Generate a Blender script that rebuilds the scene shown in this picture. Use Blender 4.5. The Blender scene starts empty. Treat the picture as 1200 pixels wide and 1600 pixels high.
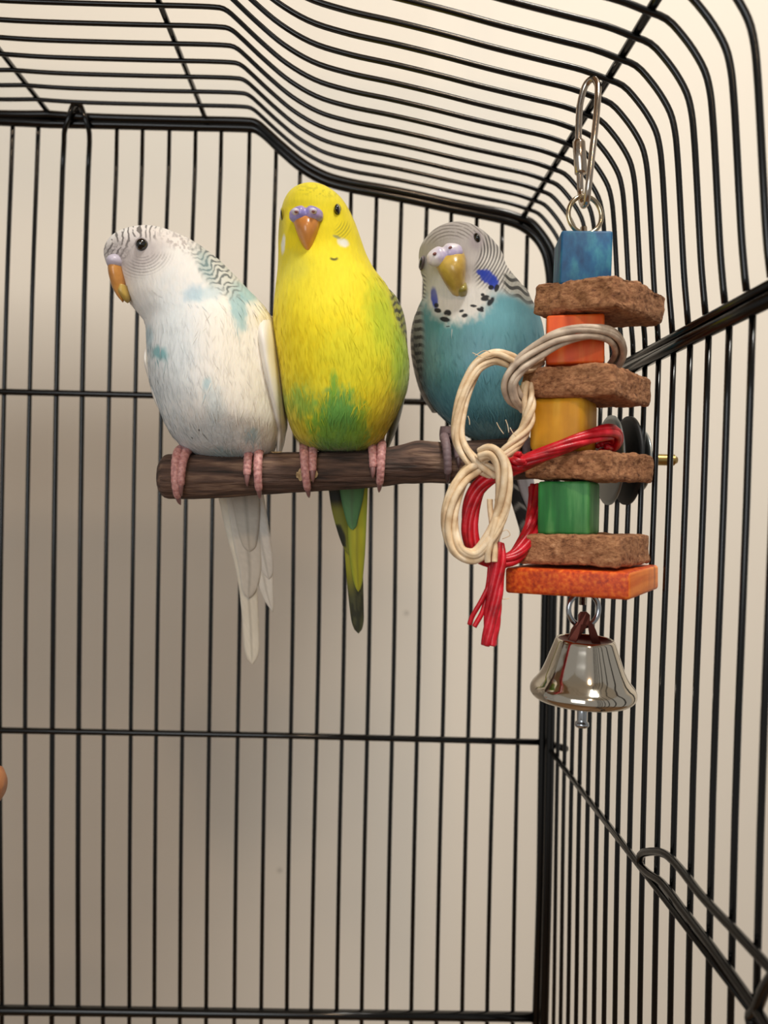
import bpy, bmesh, math, random
import numpy as np
from mathutils import Vector, noise as mnoise
random.seed(7); rng = np.random.default_rng(7)
S = bpy.context.scene
COL = S.collection

# ------------------------------------------------------------------ camera
FPX = 1200.0                     # focal length in pixels of the 1200x1600 frame
YAW, ROLL = math.radians(1.67), math.radians(1.1)
cF = Vector((math.sin(YAW), math.cos(YAW), 0))
_r0 = Vector((math.cos(YAW), -math.sin(YAW), 0)); _u0 = Vector((0, 0, 1))
cR = _r0*math.cos(ROLL) + _u0*math.sin(ROLL)
cU = _u0*math.cos(ROLL) - _r0*math.sin(ROLL)
from mathutils import Matrix
cam = bpy.data.cameras.new('camera'); camo = bpy.data.objects.new('camera', cam); COL.objects.link(camo)
cam.sensor_fit = 'VERTICAL'; cam.sensor_height = 36; cam.sensor_width = 27; cam.lens = 36*FPX/1600
camo.matrix_world = Matrix(((cR.x, cU.x, -cF.x, 0), (cR.y, cU.y, -cF.y, 0), (cR.z, cU.z, -cF.z, 0), (0, 0, 0, 1)))
cam.clip_start = 0.01; cam.clip_end = 50
cam.dof.use_dof = True; cam.dof.focus_distance = 0.252; cam.dof.aperture_fstop = 12
S.camera = camo

def at(px, py, Y):
    """point of the world on the plane y = Y seen at a pixel of the 1200x1600 frame"""
    d = cF*FPX + cR*(px-600) - cU*(py-800)
    return d*(Y/d.y)
def atX(px, py, X):
    d = cF*FPX + cR*(px-600) - cU*(py-800)
    return d*(X/d.x)

# ------------------------------------------------------------------ world, lights, exposure
w = bpy.data.worlds.new('world'); S.world = w; w.use_nodes = True
bg = w.node_tree.nodes['Background']; bg.inputs[0].default_value = (1.0, 0.96, 0.90, 1); bg.inputs[1].default_value = 0.34
def area(name, loc, target, size, energy, col, sy=None):
    l = bpy.data.lights.new(name, 'AREA'); l.energy = energy; l.color = col
    l.shape = 'RECTANGLE'; l.size = size; l.size_y = sy or size
    o = bpy.data.objects.new(name, l); COL.objects.link(o); o.location = loc
    o.rotation_euler = (Vector(target)-Vector(loc)).to_track_quat('-Z', 'Y').to_euler()
    return o
area('window_light', (-0.28, -0.50, 0.12), (0, .3, 0), 0.40, 1.9, (0.93, 0.97, 1.0))
area('bulb_lamp', (0.12, -0.80, 0.70), (0, .37, .15), 0.09, 3.2, (1.0, 0.70, 0.45))
area('room_lamp', (0.42, -0.45, 1.50), (0.1, .7, -.4), 0.34, 32, (1.0, 0.965, 0.90))
S.view_settings.view_transform = 'Standard'; S.view_settings.look = 'None'
S.view_settings.gamma = 1; S.view_settings.use_curve_mapping = False
S.view_settings.exposure = -0.05

# ------------------------------------------------------------------ helpers
def lin(h):
    if isinstance(h, str):
        h = h.lstrip('#'); c = [int(h[i:i+2], 16)/255 for i in (0, 2, 4)]
    else: c = h
    return tuple(x/12.92 if x <= .04045 else ((x+.055)/1.055)**2.4 for x in c)

def mat(name, col, rough=.5, metal=0, **kw):
    m = bpy.data.materials.new(name); m.use_nodes = True
    b = m.node_tree.nodes['Principled BSDF']
    b.inputs['Base Color'].default_value = (*lin(col), 1)
    b.inputs['Roughness'].default_value = rough; b.inputs['Metallic'].default_value = metal
    for k, v in kw.items(): b.inputs[k.replace('_', ' ')].default_value = v
    return m
def nodes(m): return m.node_tree.nodes, m.node_tree.links, m.node_tree.nodes['Principled BSDF']
def ramp(N, stops):
    r = N.new('ShaderNodeValToRGB'); e = r.color_ramp.elements
    while len(e) < len(stops): e.new(.5)
    for i, (p, c) in enumerate(stops): e[i].position = p; e[i].color = (*lin(c), 1)
    return r
def tex(N, L, kind, scale, stretch=(1, 1, 1), detail=3, **kw):
    tc = N.new('ShaderNodeTexCoord'); mp = N.new('ShaderNodeMapping'); mp.inputs['Scale'].default_value = stretch
    L.new(tc.outputs['Object'], mp.inputs['Vector'])
    t = N.new('ShaderNodeTex'+kind); L.new(mp.outputs[0], t.inputs['Vector']); t.inputs['Scale'].default_value = scale
    if 'Detail' in t.inputs: t.inputs['Detail'].default_value = detail
    for k, v in kw.items(): t.inputs[k].default_value = v
    return t
def bump(N, L, b, src, strength, dist):
    bp = N.new('ShaderNodeBump'); bp.inputs['Strength'].default_value = strength; bp.inputs['Distance'].default_value = dist
    L.new(src, bp.inputs['Height']); L.new(bp.outputs[0], b.inputs['Normal']); return bp

def link(name, me, m, parent=None, smooth=True):
    o = bpy.data.objects.new(name, me); COL.objects.link(o)
    if m: me.materials.append(m)
    if smooth and len(me.polygons): me.polygons.foreach_set('use_smooth', [True]*len(me.polygons))
    if parent: o.parent = parent; o.matrix_parent_inverse = parent.matrix_world.inverted()
    return o
def pmesh(name, verts, faces, m, parent=None, smooth=True):
    me = bpy.data.meshes.new(name); me.from_pydata([tuple(v) for v in verts], [], faces); me.update()
    return link(name, me, m, parent, smooth)
def bmobj(name, bm, m, parent=None, smooth=False):
    me = bpy.data.meshes.new(name); bm.normal_update(); bm.to_mesh(me); bm.free(); return link(name, me, m, parent, smooth)
def thing(name, label, cat, loc=(0, 0, 0), group=None):
    o = bpy.data.objects.new(name, None); COL.objects.link(o); o.location = loc; o.empty_display_size = .01
    o['label'] = label; o['category'] = cat
    if group: o['group'] = group
    bpy.context.view_layer.update()
    return o

def spline(pts, n):
    """Catmull-Rom through rows of numbers, chord-length parameter"""
    P = np.array(pts, float); m = len(P)
    if m < 3:
        t = np.linspace(0, 1, n)[:, None]; return P[0]*(1-t)+P[-1]*t
    k = min(3, P.shape[1])
    d = np.linalg.norm(np.diff(P[:, :k], axis=0), axis=1)**.6 + 1e-9
    s = np.concatenate([[0], np.cumsum(d)])
    T = np.zeros_like(P)
    T[1:-1] = ((P[2:]-P[1:-1])/(s[2:]-s[1:-1])[:, None]*(s[1:-1]-s[:-2])[:, None] + (P[1:-1]-P[:-2])/(s[1:-1]-s[:-2])[:, None]*(s[2:]-s[1:-1])[:, None])/(s[2:]-s[:-2])[:, None]
    T[0] = (P[1]-P[0])/d[0]; T[-1] = (P[-1]-P[-2])/d[-1]
    q = np.linspace(0, s[-1], n); i = np.clip(np.searchsorted(s, q, 'right')-1, 0, m-2)
    h = d[i]; u = ((q-s[i])/h)[:, None]; h = h[:, None]
    return (2*u**3-3*u**2+1)*P[i] + (u**3-2*u**2+u)*h*T[i] + (-2*u**3+3*u**2)*P[i+1] + (u**3-u**2)*h*T[i+1]

def tube_data(pts, rad, sides=10, closed=False, caps=True):
    P = [Vector(p) for p in pts]; n = len(P); R = rad if hasattr(rad, '__len__') else [rad]*n
    V, F = [], []; up = None
    for i in range(n):
        a = P[(i-1) % n] if (closed or i > 0) else P[i]; b = P[(i+1) % n] if (closed or i < n-1) else P[i]
        t = (b-a).normalized()
        if up is None:
            up = t.cross(Vector((0.13, 1, 0.07))); up = up.normalized() if up.length > .1 else t.cross(Vector((1, 0, 0))).normalized()
        up = (up - t*up.dot(t)).normalized(); w_ = t.cross(up)
        for k in range(sides):
            a_ = 2*math.pi*k/sides; V.append(P[i] + (up*math.cos(a_)+w_*math.sin(a_))*R[i])
    m = n if closed else n-1
    for i in range(m):
        for k in range(sides):
            j = (i+1) % n; k2 = (k+1) % sides
            F.append((i*sides+k, i*sides+k2, j*sides+k2, j*sides+k))
    if caps and not closed:
        F.append(tuple(range(sides-1, -1, -1))); F.append(tuple((n-1)*sides+k for k in range(sides)))
    return V, F
def tube(name, pts, rad, m, parent=None, sides=10, closed=False):
    V, F = tube_data(pts, rad, sides, closed); return pmesh(name, V, F, m, parent)
def join(parts):
    V, F = [], []
    for v, f in parts:
        o = len(V); V += list(v); F += [tuple(i+o for i in q) for q in f]
    return V, F
def lathe(name, prof, m, parent, center, axis=(0, 0, 1), n=48):
    ax = Vector(axis).normalized(); q = Vector((0, 0, 1)).rotation_difference(ax); c = Vector(center)
    V, F = [], []
    for r, z in prof:
        for k in range(n):
            a = 2*math.pi*k/n; V.append(c + q @ Vector((r*math.cos(a), r*math.sin(a), z)))
    for i in range(len(prof)-1):
        for k in range(n): F.append((i*n+k, i*n+(k+1) % n, (i+1)*n+(k+1) % n, (i+1)*n+k))
    return pmesh(name, V, F, m, parent)

# ------------------------------------------------------------------ the room
wm = mat('wall_paint', '#e2dbcf', .85)
N, L, B = nodes(wm)
t = tex(N, L, 'Noise', 260, detail=4); bump(N, L, B, t.outputs[0], .15, .0006)
# two faint smudges on the paint, where the photograph has them
geo = N.new('ShaderNodeNewGeometry'); prev = None
mixc = None
for (sx, sy, rr) in ((437, 1360, .004), (635, 958, .004)):
    p = at(sx, sy, .85)
    d = N.new('ShaderNodeVectorMath'); d.operation = 'DISTANCE'; L.new(geo.outputs['Position'], d.inputs[0]); d.inputs[1].default_value = p
    mr = N.new('ShaderNodeMapRange'); mr.inputs['From Min'].default_value = rr*.2; mr.inputs['From Max'].default_value = rr
    mr.inputs['To Min'].default_value = .4; mr.inputs['To Max'].default_value = 0; L.new(d.outputs['Value'], mr.inputs['Value'])
    mx = N.new('ShaderNodeMix'); mx.data_type = 'RGBA'; L.new(mr.outputs[0], mx.inputs['Factor'])
    if prev: L.new(prev, mx.inputs['A'])
    else: mx.inputs['A'].default_value = (*lin('#e2dbcf'), 1)
    mx.inputs['B'].default_value = (*lin('#6a6052'), 1); prev = mx.outputs['Result']
L.new(prev, B.inputs['Base Color'])
def box_bm(x0, x1, y0, y1, z0, z1, bev=0):
    bm = bmesh.new(); bmesh.ops.create_cube(bm, size=1)
    bmesh.ops.scale(bm, vec=(x1-x0, y1-y0, z1-z0), verts=bm.verts); bmesh.ops.translate(bm, vec=((x0+x1)/2, (y0+y1)/2, (z0+z1)/2), verts=bm.verts)
    if bev: bmesh.ops.bevel(bm, geom=bm.edges[:], offset=bev, segments=3, affect='EDGES', profile=.6)
    return bm
wl = bmobj('wall_back', box_bm(-2.2, 2.2, .85, .95, -1.3, 1.7), wm); wl['kind'] = 'structure'
fm = mat('floor_boards', '#8a6a4a', .5)
fl = bmobj('floor', box_bm(-2.2, 2.2, -2.2, .95, -1.4, -1.3), fm); fl['kind'] = 'structure'

cl = bmobj('ceiling', box_bm(-2.2, 2.2, -2.2, .95, 1.7, 1.8), mat('ceiling_paint', '#e8e4da', .9)); cl['kind'] = 'structure'
# board added out of frame, above the cage, to shade the wall's lower left
shm = stm = mat('blocker_board_wood', '#a9845c', .55)
blocker = thing('added_blocker', 'unseen wooden board on cords, added above the cage to shade the wall', 'blocker', (-.5, .4, .49))
bmobj('board', box_bm(-1.3, .17, .08, .50, .50, .525, .003), shm, blocker)
cordm = mat('blocker_cord', '#d8d0c0', .8)
for x_ in (-1.25, .12):
    for y_ in (.12, .46): tube('cord', [(x_, y_, .495), (x_, y_, 1.7)], .003, cordm, blocker, 8)

# ------------------------------------------------------------------ the cage
black = mat('black_coated_wire', '#050505', .17, 0, Specular_IOR_Level=.5)
cage = thing('birdcage', 'large black wire birdcage seen from inside, arched roof and barred back', 'cage', (-.153, .3, -.33))
DB = .370
XC = -.153
# roof profile: from the back frame (pixels at the back plane) and from a nearer wire (pixels at y = .205)
back_px = [(20, 184), (130, 184), (260, 188), (360, 190), (385, 191), (397, 192.5), (405, 197), (413, 204), (445, 233), (475, 257), (510, 276), (550, 287), (600, 296), (650, 306), (700, 317), (750, 327), (790, 335), (812, 342)]
arc_px = [(1040, 32), (1066.7, 60), (1088, 90.7), (1101, 117), (1108, 147), (1112, 187), (1116, 253), (1120, 330), (1124, 400), (1129.6, 466)]
def zdrop(x, D): return .0437*(DB-D)*min(1, max(0, (x+.05)/.126))
prof = []
for p in back_px:
    q = at(*p, DB); prof.append((q.x, q.z))
prof[0] = (prof[0][0], prof[1][1]+.0006)
for p in arc_px:
    q = at(*p, .205); prof.append((q.x, q.z+zdrop(q.x, .205)))
zflat = prof[0][1]
def roof_pts(D, dens=110, zcut=None):
    half = [(XC, zflat)] + prof[1:]
    right = spline([(x, z-zdrop(x, D)) for x, z in half], dens)
    left = [(2*XC-x, z) for x, z in right[::-1]]
    pts = left[:-1] + [tuple(p) for p in right]
    pts = [(x, z) for x, z in pts if z > .0615]
    pts = [(2*XC-.0968, .058)] + pts + [(.0968, .058)]
    return [Vector((x, D, z)) for x, z in pts]
WR = .00104
RD = [.3558-.01165*i for i in range(20)]
for D in RD:
    tube('roof_wire', roof_pts(D), .00092, black, cage, 8)
# back edge of the roof, and the arch of the back panel just under it
tube('roof_frame', [p+Vector((0, 0, .0010)) for p in roof_pts(.3712, 120)], .0019, black, cage, 12)
bp = [(406, 202), (416, 210), (442, 235), (472, 260), (508, 280), (548, 291), (600, 301), (650, 311), (700, 322), (750, 332), (790, 341), (815, 350), (838, 367), (853, 390), (860, 420), (862, 450), (860, 600), (858, 800), (854, 950), (849, 1200), (846, 1400), (840, 1600), (836, 1800)]
r = spline([(q.x, q.z) for q in [at(70, 189, DB)]+[at(130, 190, DB), at(300, 194, DB), at(385, 196, DB), at(397, 197, DB)]+[at(*p, DB) for p in bp]], 140)
frame_r = [Vector((x, .3725, z)) for x, z in r]
frame_r[0].x = XC
frame_l = [Vector((2*XC-p.x, p.y, p.z)) for p in frame_r[::-1]]
tube('back_frame', frame_l[:-1]+frame_r, .0021, black, cage, 12)
# corner post of the side panel standing beside the back frame
tube('corner_post', [at(871, 520, .366), at(868, 800, .366), at(863, 950, .366), at(859, 1200, .366), at(855, 1400, .366), at(850, 1600, .366), at(846, 1800, .366)], .0022, black, cage, 12)
# back wires
tops = [20, 60, 100, 140, 184, 224, 266, 307, 347, 391, 433, 471, 512, 552, 592, 631, 671, 710, 750, 790, 830]
mids = [0, 40, 83, 124, 164, 206, 246, 287, 329, 374, 417, 457, 498, 537.5, 577, 616, 655, 695, 735, 775, 812.5]
bots = [3, 41, 81, 122, 161, 202, 241, 281, 322, 366, 408, 448, 486, 526, 565, 604, 642.5, 682, 722, 761, 801]
def frame_z(x):
    best = min((p for p in frame_r if p.z > 0), key=lambda p: abs(p.x-x)); return best.z
wire_x = []
for a, b, c in zip(tops, mids, bots):
    P0 = at(a, 200, .375); P1 = at((a*.62+b*.38)-3, 500, .375); P2 = at(b, 1000, .375); P3 = at(b*.42+c*.58-1, 1350, .375); P4 = at(c, 1590, .375); P5 = at(c-2, 1800, .375)
    wire_x.append(P2.x)
    zt = frame_z(P0.x)
    if a in (100, 140): zt -= .004
    q = spline([(p.x, p.z) for p in (P0, P1, P2, P3, P4, P5)], 24)
    pts = [Vector((x, .375, z)) for x, z in q if z < zt-.001]; pts.insert(0, Vector((pts[0].x, .375, zt)))
    if a in (100, 140):      # these two are the hooks of a hanging door: they bend over the frame
        s = 1 if a == 100 else -1
        hk = [at(a+s*0, 222, .3740), at(a+s*1, 204, .3700), at(a+s*6, 188, .3680), at(a+s*11, 172, .3676), at(a+s*14, 165, .3685), at(a+s*18, 164, .3708), at(a+s*22, 170, .3755), at(a+s*26, 181, .3770)]
        pts = [Vector(p) for p in spline([tuple(h) for h in hk[::-1]], 26)] + [p for p in pts if p.z < at(a, 226, .375).z]
        tube('hook_wire', pts, WR*1.15, black, cage, 10)
    else:
        tube('wire', pts, WR, black, cage, 8)
for k in range(1, 20):
    x = wire_x[0]-.01262*k
    if x < 2*XC-.088: break
    zt = frame_z(2*XC-x) if x < XC else zflat
    tube('wire', [Vector((x, .375, zt)), Vector((x, .375, -.31))], WR, black, cage, 8)
# back horizontal rails (in front of the upright wires)
def rail(name, pxs, Y, rad):
    q = [at(*p, Y) for p in pxs]; l = Vector((2*XC-q[-1].x, Y, q[0].z)); q = [l]+q
    return tube(name, q, rad, black, cage, 10)
rail('crossbar', [(0, 612), (330, 620), (650, 628), (858, 634)], .3735, .00155)
rail('crossbar', [(0, 1141), (430, 1149), (860, 1160)], .3735, .00155)
rail('crossbar', [(0, 1578), (500, 1585), (838, 1589)], .3735, .0023)
rail('crossbar', [(0, 1800), (838, 1812)], .3735, .0023)
# roof bars running from back to front
def roof_z(x, D):
    return min(roof_pts(D, 60), key=lambda p: abs(p.x-x) + (9 if p.z < .09 else 0)).z
for x, rr in ((.0757, .0014), (-.0786, .0012), (XC, .0012), (2*XC+.0786, .0012), (2*XC-.0757, .0014)):
    pts = [Vector((x, D, roof_z(x, D)+.0019)) for D in [.371, .30, .22, .13]]
    tube('roof_bar', pts, rr, black, cage, 10)
# side panel: uprights below the roof wires, rails, and the loop of its door
for i in range(19):
    D = .3575-.0121*i
    pts = [Vector((.0962, D, .0535)), Vector((.0955, D, .0)), Vector((.0943, D, -.06)), Vector((.0940, D, -.13)), Vector((.0945, D, -.22)), Vector((.0945, D, -.31))]
    tube('side_wire', spline([tuple(p) for p in pts], 14), .00092, black, cage, 8)
    tube('side_wire', [Vector((2*XC-p.x, p.y, p.z)) for p in pts], WR, black, cage, 6)
for s in (0, 1):
    fx = lambda x: x if s == 0 else 2*XC-x
    tube('side_rail', [Vector((fx(.0967), .372, .0580)), Vector((fx(.0967), .12, .0555))], .0014, black, cage, 10)
    tube('side_rail', [Vector((fx(.0958), .372, .0540)), Vector((fx(.0958), .12, .0515))], .0019, black, cage, 10)
    tube('side_rail', [Vector((fx(.0925), .372, -.1125)), Vector((fx(.0925), .12, -.1140))], .0012, black, cage, 10)
    tube('side_rail', [Vector((fx(.0945), .372, -.3)), Vector((fx(.0945), .12, -.3))], .0021, black, cage, 10)
tube('side_link', [at(862, 1163, .372), at(884, 1170, .362)], .0017, black, cage, 8)
loop = [(1230, 1650), (1180, 1574), (1120, 1490), (1070, 1425), (1035, 1380), (1010, 1362), (999, 1348), (1001, 1337), (1015, 1331), (1040, 1335), (1062, 1356), (1095, 1398), (1150, 1456), (1210, 1520), (1290, 1606)]
tube('door_loop', spline([tuple(atX(*p, .0915)) for p in loop], 70), .00125, black, cage, 10)
tube('door_loop', spline([tuple(atX(*p, .0915)) for p in [(1225, 1500), (1195, 1545), (1180, 1580), (1172, 1590), (1178, 1612), (1200, 1640)]], 24), .0013, black, cage, 10)

# ------------------------------------------------------------------ lofted bodies
def vnoise(x, y, s=0):
    xi = np.floor(x).astype(np.int64); yi = np.floor(y).astype(np.int64); fx = x-xi; fy = y-yi
    fx = fx*fx*(3-2*fx); fy = fy*fy*(3-2*fy)
    def h(a, b):
        n = (a*374761393 + b*668265263 + s*1442695041) & 0x7fffffff
        n = ((n ^ (n >> 13))*1274126177) & 0x7fffffff
        return ((n ^ (n >> 16)) & 0xffff)/65535.0
    return (h(xi, yi)*(1-fx)+h(xi+1, yi)*fx)*(1-fy) + (h(xi, yi+1)*(1-fx)+h(xi+1, yi+1)*fx)*fy
def fbm(x, y, s=0): return .6*vnoise(x, y, s)+.28*vnoise(x*2.1, y*2.1, s+1)+.12*vnoise(x*4.3, y*4.3, s+2)
def sm(a, b, x):
    t = np.clip((x-a)/(b-a), 0, 1); return t*t*(3-2*t)
class Paint:
    def __init__(s, base, n): s.c = np.tile(np.array(lin(base)), (n, 1))
    def mix(s, col, m):
        m = np.clip(m, 0, 1)[:, None]; s.c = s.c*(1-m) + np.array(lin(col))[None]*m
def blob(u, v, cx, cy, rx, ry, ang=0, soft=.35, rag=0, s=3):
    a = math.radians(ang); dx = u-cx; dy = v-cy
    x = (dx*math.cos(a)+dy*math.sin(a))/rx; y = (-dx*math.sin(a)+dy*math.cos(a))/ry
    d = np.sqrt(x*x+y*y)
    if rag: d = d + rag*(fbm(u/6, v/10, s)-.5)*2
    return 1-sm(1-soft, 1+soft, d)

vc_mats = {}
def plumage(name, rough=.72, bstr=.35):
    if name in vc_mats: return vc_mats[name]
    m = mat(name, '#ffffff', rough); N, L, B = nodes(m)
    a = N.new('ShaderNodeVertexColor'); a.layer_name = 'Col'
    L.new(a.outputs[0], B.inputs['Base Color'])
    B.inputs['Subsurface Weight'].default_value = .12; B.inputs['Subsurface Radius'].default_value = (.004, .003, .002); B.inputs['Subsurface Scale'].default_value = .5
    B.inputs['Sheen Weight'].default_value = .18; B.inputs['Sheen Roughness'].default_value = .5
    B.inputs['Specular IOR Level'].default_value = .25
    t = tex(N, L, 'Noise', 420, (1, 1, .28), 4); bump(N, L, B, t.outputs[0], bstr, .0012)
    vc_mats[name] = m; return m

def loft(name, slices, Y0, m, parent, nr=60, nphi=48, colfn=None, rot=None, front=.5, power=2.0, ret=False, top=(0, 1)):
    """closed body from horizontal slices (v, left, right, dy, front half depth, back half depth); pixels at plane Y0"""
    v0 = slices[0][0]
    q = spline([(s[0]+top[0]*max(0, 1-(s[0]-v0)/top[1]), s[1], s[2], s[3], s[4], s[5]) for s in slices], nr)
    nf = int(nphi*front); nb = nphi-nf
    ph = np.concatenate([np.pi*np.arange(nf)/nf + np.pi, np.pi*np.arange(nb)/nb])   # pi..2pi: front (towards camera)
    c, s_ = np.cos(ph), np.sin(ph)
    e = 2.0/power
    c = np.sign(c)*np.abs(c)**e; s_ = np.sign(s_)*np.abs(s_)**e
    v = q[:, 0:1]; ul, ur = q[:, 1:2], q[:, 2:3]
    ul, ur = np.minimum(ul, ur), np.maximum(ul, ur)
    U = (ul+ur)/2 + (ur-ul)/2*c[None]; Vv = np.repeat(v, nphi, 1)
    U2, V2 = U, Vv
    if rot:
        a = math.radians(rot[0]); dx, dy = U-rot[1], Vv-rot[2]
        U2 = rot[1]+dx*math.cos(a)-dy*math.sin(a); V2 = rot[2]+dx*math.sin(a)+dy*math.cos(a)
    dep = np.maximum(q[:, 4:5], 1e-5)*np.minimum(s_, 0)[None] + np.maximum(q[:, 5:6], 1e-5)*np.maximum(s_, 0)[None] + q[:, 3:4]
    # plane point + depth added straight along y
    dx = (U2-600); dy = (V2-800)
    D = np.array(cF)[None, None]*FPX + np.array(cR)[None, None]*dx[..., None] - np.array(cU)[None, None]*dy[..., None]
    P = D*(Y0/D[..., 1:2]); P[..., 1] += dep
    P = P.reshape(-1, 3); n = nr
    i = np.arange(n-1)[:, None]*nphi; k = np.arange(nphi)[None]; k2 = (k+1) % nphi
    F = np.stack([i+k, i+nphi+k, i+nphi+k2, i+k2], -1).reshape(-1, 4).tolist()
    F.append(tuple(range(nphi))); F.append(tuple((n-1)*nphi+j for j in range(nphi-1, -1, -1)))
    me = bpy.data.meshes.new(name); me.from_pydata(P.tolist(), [], F); me.update()
    dn = P@np.array(cF); Un = 600+FPX*(P@np.array(cR))/dn; Vn = 800-FPX*(P@np.array(cU))/dn
    fr = -np.repeat(s_[None], n, 0).reshape(-1)
    cols = None
    if colfn is not None:
        cols = np.clip(colfn(Un, Vn, fr), 0, 1)
        at_ = me.color_attributes.new('Col', 'FLOAT_COLOR', 'POINT')
        at_.data.foreach_set('color', np.concatenate([cols, np.ones((len(cols), 1))], 1).ravel())
    o = link(name, me, m, parent)
    if ret: return o, P.reshape(n, nphi, 3), (cols.reshape(n, nphi, 3) if cols is not None else None)
    return o

def down(parent, P, C, n, m, length=.0042, width=.00036, lift=.00009, vmin=.4, vmax=1., name='down_feathers'):
    """short feather barbs lying down over the body"""
    nr, npn, _ = P.shape
    hi = int(npn)
    ii = rng.integers(int(nr*vmin), int((nr-8)*vmax), n*3); kk = rng.integers(0, hi, n*3)
    a = P[ii, kk]; b = P[np.minimum(ii+4, nr-1), kk]; s1 = P[ii, (kk+3) % npn]; s0 = P[ii, (kk-3) % npn]
    t = b-a; t /= np.linalg.norm(t, axis=1, keepdims=True)+1e-9
    s = s1-s0; sl = np.linalg.norm(s, axis=1); s /= sl[:, None]+1e-9
    keep = rng.random(n*3) < np.clip(sl/np.percentile(sl, 80), .05, 1); keep[np.cumsum(keep) > n] = False
    a, t, s, ii, kk = a[keep], t[keep], s[keep], ii[keep], kk[keep]
    fd = rng.random(len(ii)) < np.clip((ii/nr-vmin)/.25, 0, 1); a, t, s, ii, kk = a[fd], t[fd], s[fd], ii[fd], kk[fd]
    nn = np.cross(s, t); ctr = P.mean(1)[ii]; sg = np.sign(((a-ctr)*nn).sum(1, keepdims=True)); sg[sg == 0] = 1; nn *= sg
    k = len(a); L_ = length*(.5+rng.random((k, 1))); w_ = width*(.6+.8*rng.random((k, 1))); ang = rng.normal(0, .22, (k, 1))
    d = t*np.cos(ang)+s*np.sin(ang); e = s*np.cos(ang)-t*np.sin(ang)
    lf = lift*(.3+1.2*rng.random((k, 1)))
    V = np.stack([a-nn*.0001, a+d*L_*.45-e*w_/2+nn*(lf*.7), a+d*L_+nn*lf*.6, a+d*L_*.45+e*w_/2+nn*(lf*.7)], 1).reshape(-1, 3)
    F = (np.arange(k)[:, None]*4+np.arange(4)[None]).tolist()
    me = bpy.data.meshes.new(name); me.from_pydata(V.tolist(), [], F); me.update()
    cc = C[ii, kk]*(.97+.05*rng.random((k, 1))); cc = np.repeat(np.clip(cc, 0, 1), 4, 0)
    at_ = me.color_attributes.new('Col', 'FLOAT_COLOR', 'POINT'); at_.data.foreach_set('color', np.concatenate([cc, np.ones((len(cc), 1))], 1).ravel())
    o = link(name, me, m, parent)
    nrm = np.repeat(nn+0, 4, 0); me.normals_split_custom_set_from_vertices(nrm.tolist())
    o['kind'] = 'stuff'
    return o

def ellipsoid(name, px, py, Y, rx, ry, rd, m, parent, ang=0, seg=24):
    """rx, ry in pixels at depth Y, rd in metres"""
    bm = bmesh.new(); bmesh.ops.create_uvsphere(bm, u_segments=seg, v_segments=seg//2, radius=1)
    k = Y/FPX; c = at(px, py, Y); a = math.radians(ang)
    for v in bm.verts:
        x, z, y = v.co.x*rx, v.co.z*ry, v.co.y*rd
        X = x*math.cos(a)+z*math.sin(a); Z = -x*math.sin(a)+z*math.cos(a)
        v.co = c + cR*X*k + cU*Z*k + Vector((0, y, 0))
    return bmobj(name, bm, m, parent, True)

eye_m = mat('eye_black', '#040303', .06, Coat_Weight=1, Coat_Roughness=.03)
iris_m = mat('eye_rim', '#3a3440', .5)
toe_m = mat('pink_foot_skin', '#c08c88', .55, Subsurface_Weight=.2, Subsurface_Scale=.002)
N, L, B = nodes(toe_m); t = tex(N, L, 'Noise', 900, detail=2); r_ = ramp(N, [(.35, '#a87270'), (.65, '#cf9d98')]); L.new(t.outputs[0], r_.inputs[0]); L.new(r_.outputs[0], B.inputs['Base Color']); bump(N, L, B, t.outputs[0], .5, .0003)
toeg_m = mat('grey_foot_skin', '#7a6668', .6)
N, L, B = nodes(toeg_m); t = tex(N, L, 'Noise', 900, detail=2); bump(N, L, B, t.outputs[0], .5, .0003)
claw_m = mat('claw_horn', '#8a6462', .35)
clawg_m = mat('dark_claw_horn', '#4d3b3c', .35)

# ------------------------------------------------------------------ perch
PY = .272
perch_px = [(250, 745), (330, 744), (400, 741), (500, 737), (600, 730), (650, 722), (700, 723), (800, 718), (900, 716), (962, 716)]
pax = spline([tuple(at(*p, PY)) for p in perch_px], 160)
bark = mat('bark', '#4a3530', .8)
N, L, B = nodes(bark)
t = tex(N, L, 'Noise', 420, (.14, 1, 1), 8); r_ = ramp(N, [(.32, '#29201b'), (.47, '#4b382f'), (.58, '#5f483c'), (.76, '#907560')]); L.new(t.outputs[0], r_.inputs[0]); L.new(r_.outputs[0], B.inputs['Base Color'])
t2 = tex(N, L, 'Noise', 600, (.10, 1, 1), 5); bump(N, L, B, t2.outputs[0], 1.0, .0016)
perch = thing('perch', 'brown bark-covered branch perch the three budgerigars sit on', 'perch', tuple(pax[80]))
V, F = [], []; SD = 64
def prad(s):  # radius along the branch
    r0 = .0075 + .0004*math.sin(s*9+1) - .0006*s
    r0 += .0006*math.exp(-((s-.56)/.03)**2)
    return r0
for i, p in enumerate(pax):
    s = i/(len(pax)-1); r0 = prad(s)
    e = min(i/3, 1); r0 *= (1-(1-e)**2*.35)
    for k in range(SD):
        a = 2*math.pi*k/SD
        nv = mnoise.fractal(Vector((p[0]*60, math.cos(a)*2.4, math.sin(a)*2.4)), 1, 2, 4)
        n2 = mnoise.noise(Vector((p[0]*25, math.cos(a)*9, math.sin(a)*9)))
        rr = r0*(1+.035*nv+.03*n2)
        V.append(Vector(p)+Vector((0, -math.cos(a)*rr, math.sin(a)*rr)))
for i in range(len(pax)-1):
    for k in range(SD): F.append((i*SD+k, (i+1)*SD+k, (i+1)*SD+(k+1) % SD, i*SD+(k+1) % SD))
F.append(tuple(range(SD))); F.append(tuple((len(pax)-1)*SD+k for k in range(SD-1, -1, -1)))
pmesh('branch', V, F, bark, perch)
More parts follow.
